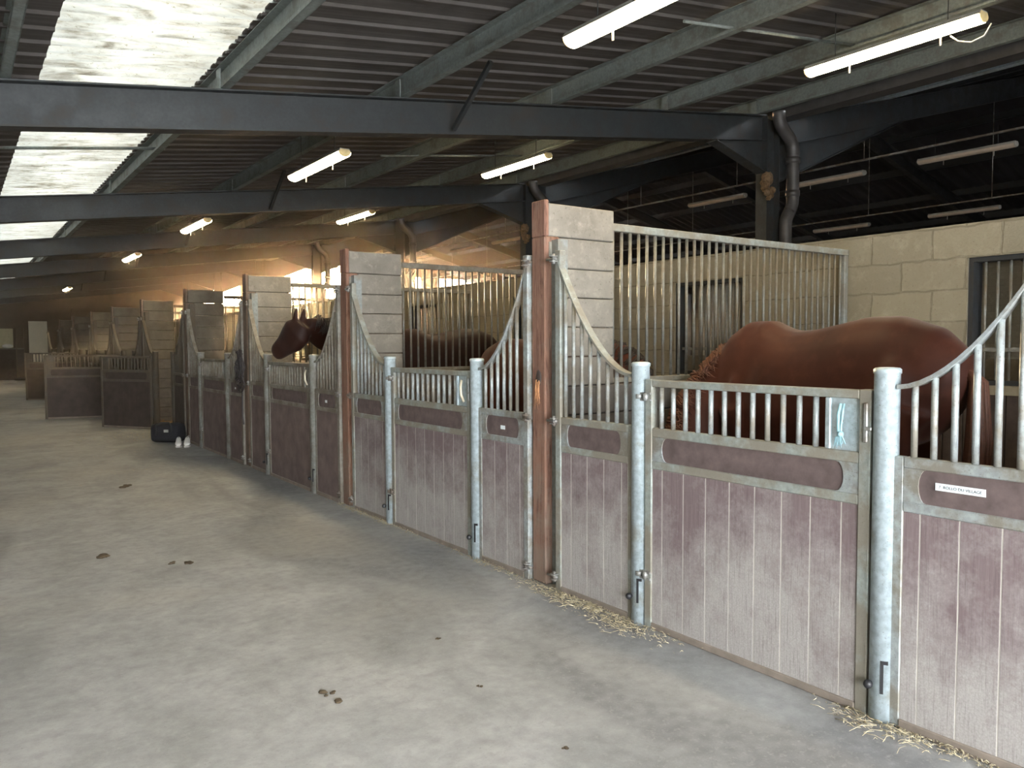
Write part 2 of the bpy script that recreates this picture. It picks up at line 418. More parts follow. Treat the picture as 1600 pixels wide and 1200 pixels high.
# far gable of the main hall, open above 3.7 m
mb = MB().box(9.4, 32.4, 44.8, 45, 0, 3.55)
for x0, x1 in ((9.4, 11.3), (13.3, 15.3), (17.0, 17.3)): mb.prism([(x0, 3.55), (x1, 3.55), (x1, zS(x1)), (x0, zS(x0))], 'y', 44.82, 44.98)
mb.prism([(19.4, 3.55), (32.4, 3.55), (32.4, 4.7), (26, 4.7), (26, 5.0), (19.4, 5.0)], 'y', 44.82, 44.98)
for x0, x1 in ((19.4, 22.6), (23.05, 23.45), (23.9, 24.3), (24.7, 26)): mb.prism([(x0, 5.0), (x1, 5.0), (x1, 5.75), (x0, 5.75)], 'y', 44.82, 44.98)
mb.prism([(19.4, 5.75), (28.5, 5.75), (20.5, zS(20.5)), (19.4, zS(19.4))], 'y', 44.82, 44.98)
struct(mb.build('wall_gable', 'brown_render'))

# block wall between the rows of boxes, with square barred openings
mb = MB(); segs = []; wins = []
y = -4.8
for kf in range(-2, 13):
    y0 = (5.0 if kf < 99 else 0)+2.97*(kf-1); y1 = y0+.88
    wins.append((y0, y1))
wins = [w_ for w_ in wins if w_[0] > -4.6 and w_[1] < 41]
ycur = -4.8
for y0, y1 in wins:
    mb.box(XW, XW+.2, ycur, y0, 0, 2.39); mb.box(XW, XW+.2, y0, y1, 0, 1.17); mb.box(XW, XW+.2, y0, y1, 2.13, 2.39); ycur = y1
mb.box(XW, XW+.2, ycur, 41.9, 0, 2.39)
struct(mb.build('wall_back', 'blockwall'))
for i, (y0, y1) in enumerate(wins):
    if y0 > 16 or y1 < 1: continue
    fr = MB()
    fr.box(XW+.02, XW+.16, y0, y0+.035, 1.17, 2.13).box(XW+.02, XW+.16, y1-.035, y1, 1.17, 2.13)
    fr.box(XW+.02, XW+.16, y0+.035, y1-.035, 1.17, 1.205).box(XW+.02, XW+.16, y0+.035, y1-.035, 2.095, 2.13)
    w_ = struct(fr.build('window_%d' % (i+2), 'dark_paint_steel'))
    for q in range(9):
        MB().tube([(XW+.09, y0+.09+q*(y1-y0-.18)/8, 1.2), (XW+.09, y0+.09+q*(y1-y0-.18)/8, 2.1)], .011, 8).build('bar', 'grille_steel', w_)
    MB().box(XW+.08, XW+.10, y0+.035, y1-.035, 1.42, 1.45).build('crossbar', 'grille_steel', w_)
struct(MB().box(XW+3.2, XW+3.3, -4.8, 41.9, 0, 1.3).build('wall_inner', 'plank_dark'))

# brown kick boards low on the block wall
for a, b in ((.97, 3.8), (3.97, 6.8), (6.94, 9.8)):
    mb = MB(); n = 19; h = 1.1
    for q in range(n): mb.bbox(XW-.03, XW, a+(b-a)*q/n+.003, a+(b-a)*(q+1)/n-.003, 0, h, .003)
    struct(mb.build('trim_1' if a < 1 else 'trim_2' if a < 5 else 'trim_3', 'board_dark'))

# ------------------------------------------------------------------ portal frames
ordn = ['nearest', 'second', 'third', 'fourth', 'fifth', 'sixth', 'seventh', 'eighth', 'ninth', 'tenth']
def ibeam(pts_bot, h, w, tf, y, mb, zext=None):
    # web and flanges following a polyline of (x, zbottom)
    for (xa, za), (xb, zb) in zip(pts_bot[:-1], pts_bot[1:]):
        mb.prism([(xa, za), (xb, zb), (xb, zb+tf), (xa, za+tf)], 'y', y-w/2, y+w/2)
        mb.prism([(xa, za+h-tf), (xb, zb+h-tf), (xb, zb+h), (xa, za+h)], 'y', y-w/2, y+w/2)
        mb.prism([(xa, za+tf), (xb, zb+tf), (xb, zb+h-tf), (xa, za+h-tf)], 'y', y-.006, y+.006)
for i, Y in enumerate(Y_F):
    if i == 0: lab = 'dark steel portal frame overhead just out of the front bay'
    t = thing('steel_portal_frame', {1: 'dark steel portal frame crossing the whole picture, nearest to the viewer',
        2: 'dark steel frame behind the nearest one, passing over the second pair of lit tubes', 3: 'third dark steel frame back, its column rising behind the second box'}.get(i,
        'dark steel frame far down the aisle, %s back from the viewer' % ordn[i-1]) if i else 'dark steel portal frame above the viewer', 'steel frame', (XC, Y, 0), 0, 'steel portal frames')
    L = lambda x: x-XC
    mb = MB(); ibeam([(L(-3.1), zr(-3.1)), (L(XC-.14), zr(XC-.14))], .34, .17, .014, 0, mb); mb.build('low_rafter', 'dark_paint_steel', t)
    mb = MB(); ibeam([(L(XC+.14), ZR(XC+.14)), (L(20.5), ZR(20.5)), (L(32.4), ZR(32.4))], .38, .18, .014, 0, mb); mb.build('main_rafter', 'dark_paint_steel', t)
    mb = MB(); mb.box(-.14, -.126, -.09, .09, 0, 4.55).box(.126, .14, -.09, .09, 0, 4.55).box(-.126, .126, -.006, .006, 0, 4.55); mb.build('column', 'dark_paint_steel', t)
    mb = MB()   # haunches, left and right
    za, zb = zr(XC-.14), zr(XC-1.15)
    mb.prism([(-.14, za), (-1.15, zb), (-.14, za-.42)], 'y', -.006, .006)
    mb.prism([(-1.15, zb-.012), (-.14, za-.432), (-.14, za-.42), (-1.15, zb)], 'y', -.085, .085)
    zc, zd = ZR(XC+.14), ZR(12.6)
    mb.prism([(.14, zc), (12.6-XC, zd), (.14, zc-.48)], 'y', -.006, .006)
    mb.prism([(12.6-XC, zd-.012), (.14, zc-.492), (.14, zc-.48), (12.6-XC, zd)], 'y', -.085, .085)
    mb.build('haunch', 'dark_paint_steel', t)
    MB().box(L(32.1), L(32.3), -.09, .09, 0, ZR(32.2)).build('column', 'dark_paint_steel', t)
    # small cleats that carry the purlins
    for X in (.42, 1.98, 3.66, 5.5, 7.3, 9.0):
        MB().box(L(X)-.075, L(X)-.065, -.05, .05, zr(X)+.34, zr(X)+.34+.17).build('purlin_cleat', 'purlin_steel', t)
    # one slanting brace from rafter to purlin
    MB().box(-.02, .02, -.02, .02, 0, .82, Matrix.Translation((L(4.15), -.10, zr(4.15)+.04)) @ Matrix.Rotation(math.radians(55), 4, 'X') ).build('brace', 'dark_paint_steel', t)

# purlins (C sections) of the low roof, running along the aisle
plabs = {.42: 'dark purlin along the left edge of the bright roof light strip', 1.98: 'pale galvanised purlin along the right edge of the bright roof light strip',
 3.66: 'roof purlin above the left row of lit tubes', 5.5: 'roof purlin midway between the two rows of lit tubes', 7.3: 'roof purlin just right of the right row of lit tubes', 9.0: 'pale purlin at the column heads beside the gutter'}
for X in (.42, 1.98, 3.66, 5.5, 7.3, 9.0):
    z0 = zr(X)+.345; mb = MB()
    mb.box(X-.003, X+.003, -4.9, 41.9, z0, z0+.2).box(X-.065, X, -4.9, 41.9, z0, z0+.005).box(X-.065, X, -4.9, 41.9, z0+.195, z0+.2).box(X-.068, X-.062, -4.9, 41.9, z0, z0+.025)
    tag(mb.build('roof_purlin', 'purlin_steel'), plabs[X], 'purlin', 'purlins of the low roof')
hall_labs = ['pale thin purlin just above the sloping rafter right of the column', 'second thin pale purlin of the dark hall roof, top right corner']
for j, X in enumerate((10.55, 12.4, 14.3, 16.2, 18.1, 20.0, 22, 24, 26, 28, 30)):
    z0 = ZR(X)+.39; mb = MB().box(X-.003, X+.003, -4.9, 44.7, z0, z0+.2).box(X-(.12 if j < 2 else .065), X, -4.9, 44.7, z0, z0+.005)  # first two drawn pale and wider, standing in for daylight along the eave
    tag(mb.build('roof_purlin', 'galvanised_pale' if j < 2 else 'dark_paint_steel'), hall_labs[j] if j < 2 else 'purlin in the dark hall roof, %s one counted from the columns' % ['nearest', 'second', 'third', 'fourth', 'fifth', 'sixth', 'seventh', 'eighth', 'ninth', 'tenth', 'eleventh'][j], 'purlin', 'purlins of the hall roof')
# tie rods between purlins across the roof light, one per bay
for i in range(len(Y_F)-1):
    Y = (Y_F[i]+Y_F[i+1])/2
    tag(MB().tube([(-.9, Y, zr(-.9)+.42), (2.06, Y, zr(2.06)+.42)], .017, 8).build('tie_rod', 'purlin_steel'),
        ['thin tie rod across the roof light, nearest the viewer', 'thin tie rod across the roof light behind the nearest frame', 'thin tie rod across the roof light behind the second frame'][min(i, 2)] if i < 3 else 'thin tie rod across the %s bay of the roof light' % ordn[i], 'tie rod', 'tie rods under the roof light')
    tag(MB().tube([(4.9, Y+.3, zr(4.9)+.4), (7.36, Y+.3, zr(7.36)+.4)], .014, 8).build('tie_rod', 'purlin_steel'),
        'thin tie rod beside the right row of lit tubes' if i == 0 else 'thin tie rod in the bay behind frame %s' % ordn[i-1], 'tie rod', 'tie rods beside the lights')

# gutter and downpipes at the column line
tag(MB().prism([(9.42, 4.72), (9.44, 4.72), (9.46, 4.6), (9.66, 4.6), (9.68, 4.84), (9.70, 4.84), (9.68, 4.58), (9.44, 4.58)], 'y', -4.9, 42).build('roof_gutter', 'pvc_grey'),
    'dark gutter running along the column heads', 'gutter')
def arcpts(pts, rad=.12, n=6):
    P = [Vector(p) for p in pts]; o = [P[0]]
    for a, b, c in zip(P[:-2], P[1:-1], P[2:]):
        d1 = (a-b).normalized(); d2 = (c-b).normalized()
        for i in range(n+1):
            t = i/n; p0 = b+d1*rad; p2 = b+d2*rad; o.append(p0*(1-t)**2+b*2*t*(1-t)+p2*t*t)
    o.append(P[-1]); return o
for i, Y in enumerate(Y_F[1:5]):
    t = thing('downpipe', ['grey downpipe with two bends in front of the nearest column', 'grey downpipe beside the second column back', 'grey downpipe beside the third column back', 'grey downpipe beside a far column'][i], 'downpipe', (XC, Y-.2, 0), 0, 'downpipes at the columns')
    MB().tube(arcpts([(-.04, 0, 4.6), (-.04, 0, 4.45), (.28, 0, 4.22), (.28, 0, 3.35), (.13, 0, 3.2), (.13, 0, 0)]), .085, 14).build('pipe', 'pvc_grey', t)
    for x, z in ((.28, 3.95), (.28, 3.5), (.13, 2.55)): MB().tube([(x, 0, z), (x, 0, z+.08)], .097, 14).build('pipe_collar', 'pvc_grey', t)
for Yn, lab in ((6.78, 'brown mud nest stuck under the haunch of the nearest column'), (12.3, 'brown mud nest with cobwebs on the second column')):
    mb = MB(); random.seed(3)
    for q in range(9): mb.sphere((XC-.19+random.uniform(-.04, .04), Yn+random.uniform(-.05, .05), 3.72-q*.035), .075-q*.005, noise=.14, n=9, k=6)
    tag(mb.build('bird_nest', 'nest_mud'), lab, 'nest')

# ------------------------------------------------------------------ fluorescent fittings
def fitting(L_, lit):
    h = MB().prism([(-.05, .04), (.05, .04), (.078, 0), (-.078, 0)], 'y', -L_/2, L_/2)
    poly = [(.075*math.cos(a), .055*math.sin(a)) for a in [PI+PI*i/8 for i in range(9)]]
    d = MB().prism(poly, 'y', -L_/2+.012, L_/2-.012)
    e = MB().prism([(x*.9, z*.9) for x, z in poly]+[(.05, .03), (-.05, .03)], 'y', -L_/2-.004, -L_/2+.012)
    c = MB()
    for y in (-.45, .35): c.box(-.004, .004, y, y+.012, -.13, -.05)
    return h.mesh('housing', 'fitting_grey'), d.mesh('diffuser', 'lit_tube' if lit else 'unlit_tube'), e.mesh('end_cap', 'cap_yellow' if lit else 'fitting_grey'), c.mesh('clip', 'fitting_grey')
FM = fitting(1.55, True); FU = fitting(1.55, False)
def place_light(X, Y, z, lab, grp, fm=FM, hang=None):
    t = thing('fluorescent_light', lab, 'strip light', (X, Y, z), 0, grp)
    inst(fm[0], 'housing', t); inst(fm[1], 'diffuser', t); inst(fm[2], 'end_cap', t); inst(fm[2], 'end_cap', t, rot=(0, 0, PI))
    for i_, dy in enumerate((-.5, .5)):
        MB().tube([(0, dy, .05), (0, dy, hang)], .004, 6).build('hanger', 'dark_paint_steel', t)
    inst(fm[3], 'clip', t)
for Y, lab in ((3.45, 'large lit strip light cut by the top edge of the picture'), (8.77, 'lit strip light left of centre between the two nearest frames'), (14.3, 'lit strip light below the second frame, left row'),
               (20.2, 'small lit strip light left of the glare, far back in the left row'), (32.6, 'tiny lit strip light at the far left above the open gates')):
    X = 3.5; place_light(X, Y, 3.55, lab, 'lit strip lights, left row', hang=.53)
for Y, lab in ((3.78, 'brightest lit strip light at upper right'), (9.30, 'lit strip light right of centre behind the nearest frame'), (14.78, 'short looking lit strip light above the glare, right row')):
    place_light(6.67, Y, 4.04, lab, 'lit strip lights, right row', hang=.455)
k = 0
il = [6.5, 9.06, 11.75, 19.8, 22.3, 25.3, 28]
for q, Y in enumerate(il):
    place_light(13.9, Y, 4.63, ['unlit strip light hung highest at right in the dark hall', 'unlit strip light right of the nearest column', 'unlit strip light left of the nearest column'][q] if q < 3 else 'unlit strip light far back in the hall, %s of the upper row' % ordn[q], 'unlit strip lights in the hall', FU, .35)
for q, Y in enumerate((8.9, 11.95, 15, 24, 30)):
    place_light(19.0, Y, 4.46, ['lower unlit strip light at right, just above the block wall', 'lower unlit strip light right of the downpipe'][q] if q < 2 else 'lower unlit strip light far back in the hall, %s of its row' % ordn[q], 'unlit strip lights, lower row', FU, .3)
for X, z, lab in ((13.9, 4.86, 'thin cable tray above the upper row of unlit lights'), (19.0, 4.68, 'thin cable tray above the lower row of unlit lights')):
    t = thing('cable_tray', lab, 'cable tray', (X, 0, z))
    MB().box(-.03, .03, -4, 42, -.015, -.009).box(-.03, -.024, -4, 42, -.009, .012).box(.024, .03, -4, 42, -.009, .012).build('tray', 'hardware', t)
    for q in range(14):
        Yh = 2.5+q*2.9
        MB().tube([(0, Yh, 0), (0, Yh, ZR(X)+.4-z)], .009, 6).build('hanger_rod', 'hardware', t)
mb = MB(); yy = [(7.05, 2.95-.1, 3.98), (7.0, 3.0, 3.84), (6.95, 3.15, 3.80), (6.9, 3.3, 3.86), (6.88, 3.4, 3.97)]
tag(mb.tube([(6.72, 2.97, 3.98), (6.72, 3.02, 3.90), (6.72, 3.12, 3.88), (6.72, 3.22, 3.92), (6.72, 3.28, 3.98)], .006, 6).build('loose_wire', 'fitting_grey'), 'loose loop of wire hanging under the brightest strip light', 'wire')

# ================================================================== STALL FRONTS
BR = .0125
def bar_mesh(h, r=BR, n=10): return MB().tube([(0, 0, 0), (0, 0, h)], r, n).mesh('bar', 'galvanised')
BAR_G = bar_mesh(.215)
def end_plate(mb, ya, yb, z0, z1, x0, x1):
    # galvanised corner plate with a rounded bite on the side of the brown insert (ya = outer edge, yb = inner edge)
    s = 1 if yb > ya else -1; w_ = abs(yb-ya); h = z1-z0; pts = [(ya, z0), (yb-s*0, z0)]
    for i in range(9):
        a = -PI/2+PI*i/8; pts.append((yb - s*w_*.34*math.cos(a), (z0+z1)/2+h/2*math.sin(a)))
    pts += [(yb, z1), (ya, z1)]
    o = []
    for p in pts:
        if not o or (abs(p[0]-o[-1][0])+abs(p[1]-o[-1][1])) > 1e-5: o.append(p)
    mb.prism(o, 'x', x0, x1)
def gate_parts(W):
    # gate local: hinge edge at y=0, runs to y=-W; centre plane x=0
    P = {}
    fr = MB()
    fr.bbox(-.022, .022, -.05, 0, .0, 1.31).bbox(-.022, .022, -W, -W+.05, .0, 1.31)
    fr.bbox(-.022, .022, -W+.05, -.05, 1.272, 1.308).bbox(-.020, .020, -W+.05, -.05, 1.012, 1.058)
    fr.bbox(-.020, .020, -W+.05, -.05, .845, .888)
    P['bottom_rail'] = MB().bbox(-.024, .024, -W+.05, -.05, .0, .034).mesh('bottom_rail', 'muddy_steel')
    P['frame'] = fr.mesh('frame', 'galvanised_dusty')
    b = MB(); n = max(3, int(round((W-.1)/.143))); a0, a1 = -W+.05, -.05
    off = .07
    b.cur = 1; b.box(-.0142, .0142, a0, a1, .031, .844); b.cur = 0
    ys = [a1]+[a1-off-i*.143 for i in range(n) if a1-off-i*.143 > a0+.03]+[a0]
    for q in range(len(ys)-1): b.bbox(-.015, .015, ys[q+1]+.0015, ys[q]-.0015, .03, .845, .002)
    P['board_panel'] = b.mesh('board_panel', ['board', 'board_seam'])
    P['insert_panel'] = MB().box(-.012, .012, a0, a1, .888, 1.012).mesh('insert_panel', 'insert_board')
    e = MB()
    end_plate(e, a1, a1-.10, .888, 1.012, -.017, .017); e1 = e.mesh('corner_plate', 'galvanised')
    e = MB(); end_plate(e, a0, a0+.10, .888, 1.012, -.017, .017); P['corner_plate'] = (e1, e.mesh('corner_plate', 'galvanised'))
    P['latch_plate'] = MB().box(-.006, .006, -W+.05, -W+.185, 1.058, 1.272).bbox(-.016, .016, -W+.18, -W+.205, 1.058, 1.272).mesh('latch_plate', 'galvanised_pale')
    lt = MB(); lt.bbox(-.034, -.022, -W+.008, -W+.026, 1.10, 1.26, .004).bbox(-.04, -.03, -W-.012, -W+.02, 1.15, 1.165, .003); P['latch'] = lt.mesh('latch', 'hardware')
    h = MB()
    h.tube([(-.03, -.015, -.02), (-.03, -.015, .02)], .016, 10).box(-.036, -.022, -.05, .03, -.022, -.012).box(-.036, -.022, -.05, .03, .012, .022)
    h.tube([(-.03, .03, -.012), (-.03, .03, .012)], .02, 10)
    P['hinge'] = h.mesh('hinge', 'hardware')
    return P
def build_gate(loc, rz, W, label, barless=False):
    P = gate_parts(W); t = thing('stall_gate', label, 'stall gate', loc, rz, 'stall gates along the aisle')
    for k in ('frame', 'bottom_rail', 'board_panel', 'insert_panel', 'latch_plate', 'latch'): inst(P[k], k, t)
    for k in P['corner_plate']: inst(k, 'corner_plate', t)
    for z in (1.22, .28): inst(P['hinge'], 'hinge', t, (0, 0, z))
    y = -.10
    while y > -W+.22: inst(BAR_G, 'bar', t, (0, y, 1.058)); y -= .0808
    return t
def arcz(u, W): return 1.335+.70*(max(0, min(1, u/W)))**1.8
def side_panel(py, wy, sgn, label, far=False):
    # panel from pipe centre py to the post side wy; sgn=+1 when wy>py
    W = abs(wy-py)-.05
    t = thing('stall_side_panel', label, 'side panel', (XF, py, 0), 0, 'fixed side panels with curved bars')
    Y = lambda u: sgn*(u+.05)
    def yb(a, b): return (min(Y(a), Y(b)), max(Y(a), Y(b)))
    fr = MB(); a, b = yb(W-.05, W); fr.bbox(-.022, .022, a, b, 0, 2.05)
    a, b = yb(-.01, .03); fr.bbox(-.018, .018, a, b, 0, 1.06)
    a, b = yb(.03, W-.05)
    for z0, z1 in ((1.018, 1.06), (.85, .89)): fr.bbox(-.02, .02, a, b, z0, z1)
    MB().bbox(-.024, .022, a, b, 0, .038).build('bottom_rail', 'muddy_steel', t)
    fr.build('frame', 'galvanised_dusty' if sgn > 0 else 'galvanised', t)
    n = 14; pts = [(u, arcz(u, W)) for u in [W*.985*i/n for i in range(n+1)]]
    mb = MB(); vs = []
    for u, z in pts: # flat bar of 45 mm laid on edge over the bars
        vs += [Vector((-.024, Y(u), z)), Vector((.024, Y(u), z)), Vector((.024, Y(u), z-.018)), Vector((-.024, Y(u), z-.018))]
    fs = []
    for i in range(n):
        for j in range(4): fs.append((i*4+j, i*4+(j+1) % 4, i*4+4+(j+1) % 4, i*4+4+j))
    fs += [(3, 2, 1, 0), (n*4, n*4+1, n*4+2, n*4+3)]
    mb.add(vs, fs); mb.build('curved_rail', 'galvanised_dusty' if sgn > 0 else 'galvanised', t)
    u = .06
    while u < W-.075:
        MB().tube([(0, Y(u), 1.06), (0, Y(u), arcz(u, W)-.012)], BR, 8 if far else 10).build('bar', 'galvanised', t); u += .0735
    b_ = MB(); b_.cur = 1; b_.box(-.0142, .0142, a, b, .036, .849); b_.cur = 0
    ys = [a]+[a+.05+.143*i for i in range(20) if a+.05+.143*i < b-.02]+[b]
    for q in range(len(ys)-1): b_.bbox(-.015, .015, ys[q]+.0015, ys[q+1]-.0015, .035, .85, .002)
    b_.build('board_panel', ['board', 'board_seam'], t)
    MB().box(-.012, .012, a, b, .89, 1.018).build('insert_panel', 'insert_board', t)
    for y0, s in ((a, 1), (b, -1)):
        e = MB(); end_plate(e, y0, y0+s*.085, .89, 1.018, -.017, .017); e.build('corner_plate', 'galvanised', t)
    for z in (2.0, 1.035, .09):   # eye bolts tying the panel to the post
        h = MB(); h.tube([(-.035, Y(W)-sgn*.03, z), (-.035, Y(W)+sgn*.06, z)], .008, 8)
        for dz in (-.018, .012): h.tube([(-.035, Y(W)-sgn*.005, z+dz), (-.035, Y(W)-sgn*.005, z+dz+.006)], .026, 12)
        h.tube([(-.035, Y(W)-sgn*.005, z-.03), (-.035, Y(W)-sgn*.005, z+.03)], .009, 8)
        h.build('eye_bolt', 'hardware', t)
    return t
def pipe_post(y, label, bolt=0):
    t = thing('stall_pipe_post', label, 'pipe post', (XF, y, 0), 0, 'steel pipe posts beside the gates')
    mb = MB(); n = 28; R = .0475
    prof = [(R, 0), (R, 1.375), (R*1.07, 1.377), (R*1.07, 1.392), (R*.93, 1.398), (R*.6, 1.400)]
    rings = [[(r*math.cos(2*PI*j/n), r*math.sin(2*PI*j/n), z) for j in range(n)] for r, z in prof]
    mb.loft(rings); mb.build('tube', 'galvanised_pale', t)
    if bolt:
        s = MB(); a = math.radians(200)
        d = Vector((-math.cos(.5), -math.sin(.5), 0)); q = Vector((-d.y, d.x, 0))
        dk = Vector((-math.cos(-.35), -math.sin(-.35), 0)); s.tube([dk*R*1.0, dk*(R+.012)], .007, 8); s.sphere(dk*(R+.018), .018, (1, 1, 1), 12, 8)
        o = s.build('bolt_knob', 'black_rubber', t, (0, 0, .15))
        s = MB(); mt = Matrix((( d.x, q.x, 0, 0), (d.y, q.y, 0, 0), (0, 0, 1, 0), (0, 0, 0, 1)))
        s.box(R-.006, R+.0015, -.006, .006, .12, .25, mt); s.box(R-.008, R+.0015, -.006, .022, .238, .252, mt)
        s.build('bolt_slot', 'black_rubber', t)
    return t
pl = {1: 'second', 2: 'third', 3: 'fourth', 4: 'fifth', 5: 'sixth', 6: 'seventh', 7: 'eighth', 8: 'ninth', 9: 'tenth'}
def timber_post(Yf, idx):
    lab = {1: 'tall reddish timber post with a torn knot hole, nearest the viewer', 2: 'reddish timber post just right of the bright glare', 3: 'timber post with the black bridle hanging on it'}.get(idx, 'timber post of the stall row, %s from the viewer' % pl.get(idx, 'tenth'))
    if idx == 0: lab = 'timber post beyond the right edge of the picture'
    t = thing('timber_post', lab, 'timber post', (XF, Yf, 0), 0, 'timber posts between the boxes')
    mb = MB(); rnd = random.Random(idx)
    z = 0; lo = 2.154
    mb.bbox(0, .12, -.135, 0, 0, lo, .008).bbox(0, .035, -.135, 0, lo, 2.375, .006)
    mb.build('timber', 'timber' if idx < 3 else 'timber_dull', t)
    MB().box(.036, .044, -.144, -.136, 2.0, 2.12).box(.03, .11, -.141, -.136, 2.03, 2.12).build('strap_plate', 'galvanised_dusty', t)
    if idx == 1:
        mb = MB(); mb.sphere((.004, -.07, 1.285), .036, (.3, .85, 1.5), noise=.06); mb.build('knot_hole', 'board_dark', t)
        mb = MB()
        for q in range(15):
            y0 = -.07+rnd.uniform(-.022, .022); z0 = 1.275-rnd.uniform(0, .02)
            mb.tube([(-.008, y0, z0), (-.012-rnd.random()*.01, y0+rnd.uniform(-.012, .012), z0-.06), (-.006, y0+rnd.uniform(-.02, .02), z0-rnd.uniform(.09, .19))], [.0028, .002, .0006], 5)
        mb.build('splinters', 'splinter', t)
    return t
def partition(Yf, idx, planks=True):
    t = thing('concrete_partition', {1: 'tall stack of grey concrete planks behind the nearest timber post', 2: 'concrete plank partition right of the glare', 3: 'concrete plank partition left of the horse head at the gate'}.get(idx, 'concrete plank partition, %s in the row' % (pl.get(idx, 'first'))), 'partition', (XF, Yf-.0675, 0), 0, 'concrete partitions between boxes')
    zt = 2.36
    rnd = random.Random(idx+5)
    zs_ = [2.36, 2.155, 1.965, 1.785, 1.60, 1.415, 1.23, 1.045, .86, .675, .49, .305, .12, 0]
    for a, b in zip(zs_[1:], zs_[:-1]):
        x0 = .040 if a > 2.13 else .125
        dx = rnd.uniform(-.004, .004)
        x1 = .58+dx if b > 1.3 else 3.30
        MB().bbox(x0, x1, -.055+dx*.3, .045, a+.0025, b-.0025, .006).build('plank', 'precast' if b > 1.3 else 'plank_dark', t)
    # steel channel that holds the planks beside the timber
    MB().box(.05, .125, -.135, -.13, 0, 2.13).box(.12, .125, -.13, -.07, 0, 2.13).box(.05, .055, -.13, -.07, 0, 2.13).build('channel', 'old_steel_lining', t)
    return t
def grille(Yf, idx, full=True):
    t = thing('partition_grille', {1: 'long rusty grille of upright bars behind the nearest partition', 2: 'grille of upright bars in front of the dark horse'}.get(idx, 'grille of upright bars on the %s partition of the row' % pl.get(idx, 'x') if idx > 0 else 'grille on the partition beyond the right edge'), 'grille', (XF+.60, Yf-.0675, 0), 0, 'bar grilles on the partitions')
    Lx = 2.72
    MB().bbox(0, Lx, -.025, .025, 2.235, 2.285).build('top_rail', 'galvanised_dusty', t)
    MB().bbox(0, Lx, -.02, .02, 1.235, 1.27).build('bottom_rail', 'galvanised_dusty', t)
    MB().bbox(Lx-.05, Lx, -.02, .02, 1.27, 2.235).build('end_post', 'galvanised_dusty', t)
    me = MB().tube([(0, 0, 1.27), (0, 0, 2.235)], .0105, 8).mesh('bar', 'grille_steel')
    n = 34 if full else 20
    for q in range(n): inst(me, 'bar', t, (.02+(Lx-.11)*q/(n-1), 0, 0))
    return t

bays = []
for i in range(len(POSTS)-1):
    yn, yf = POSTS[i], POSTS[i+1]
    if i == 0: a, b = 1.66, 3.01
    elif i == 1: a, b = 4.607, 5.935
    elif i == 2: a, b = 7.62, 9.04
    elif i == 3: a, b = 10.62, 12.02
    elif i == 4: a, b = 13.75, 15.16
    elif i == 5: a, b = 17.1, 18.35
    elif i == 6: a, b = 20.5, 21.9
    elif i == 7: a, b = 23.7, 25.1
    else: a, b = yn+.68, yn+2.1
    bays.append((yn, yf, a, b))
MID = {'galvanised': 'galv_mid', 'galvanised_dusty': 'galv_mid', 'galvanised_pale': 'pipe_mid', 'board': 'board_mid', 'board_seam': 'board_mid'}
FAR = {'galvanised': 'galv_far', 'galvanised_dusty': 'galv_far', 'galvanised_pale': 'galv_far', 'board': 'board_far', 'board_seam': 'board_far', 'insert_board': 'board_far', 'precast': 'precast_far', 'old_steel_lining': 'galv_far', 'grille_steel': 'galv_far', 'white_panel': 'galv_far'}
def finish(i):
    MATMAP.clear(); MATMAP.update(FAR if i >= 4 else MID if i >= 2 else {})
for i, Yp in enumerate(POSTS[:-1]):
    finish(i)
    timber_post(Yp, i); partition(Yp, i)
    if i < 7: grille(Yp, i, i < 4)
glab = ['closed stall gate at lower right holding the chestnut horse', 'closed stall gate left of the nearest timber post', 'closed stall gate under the horse head', 'closed stall gate behind the hanging bridle post']
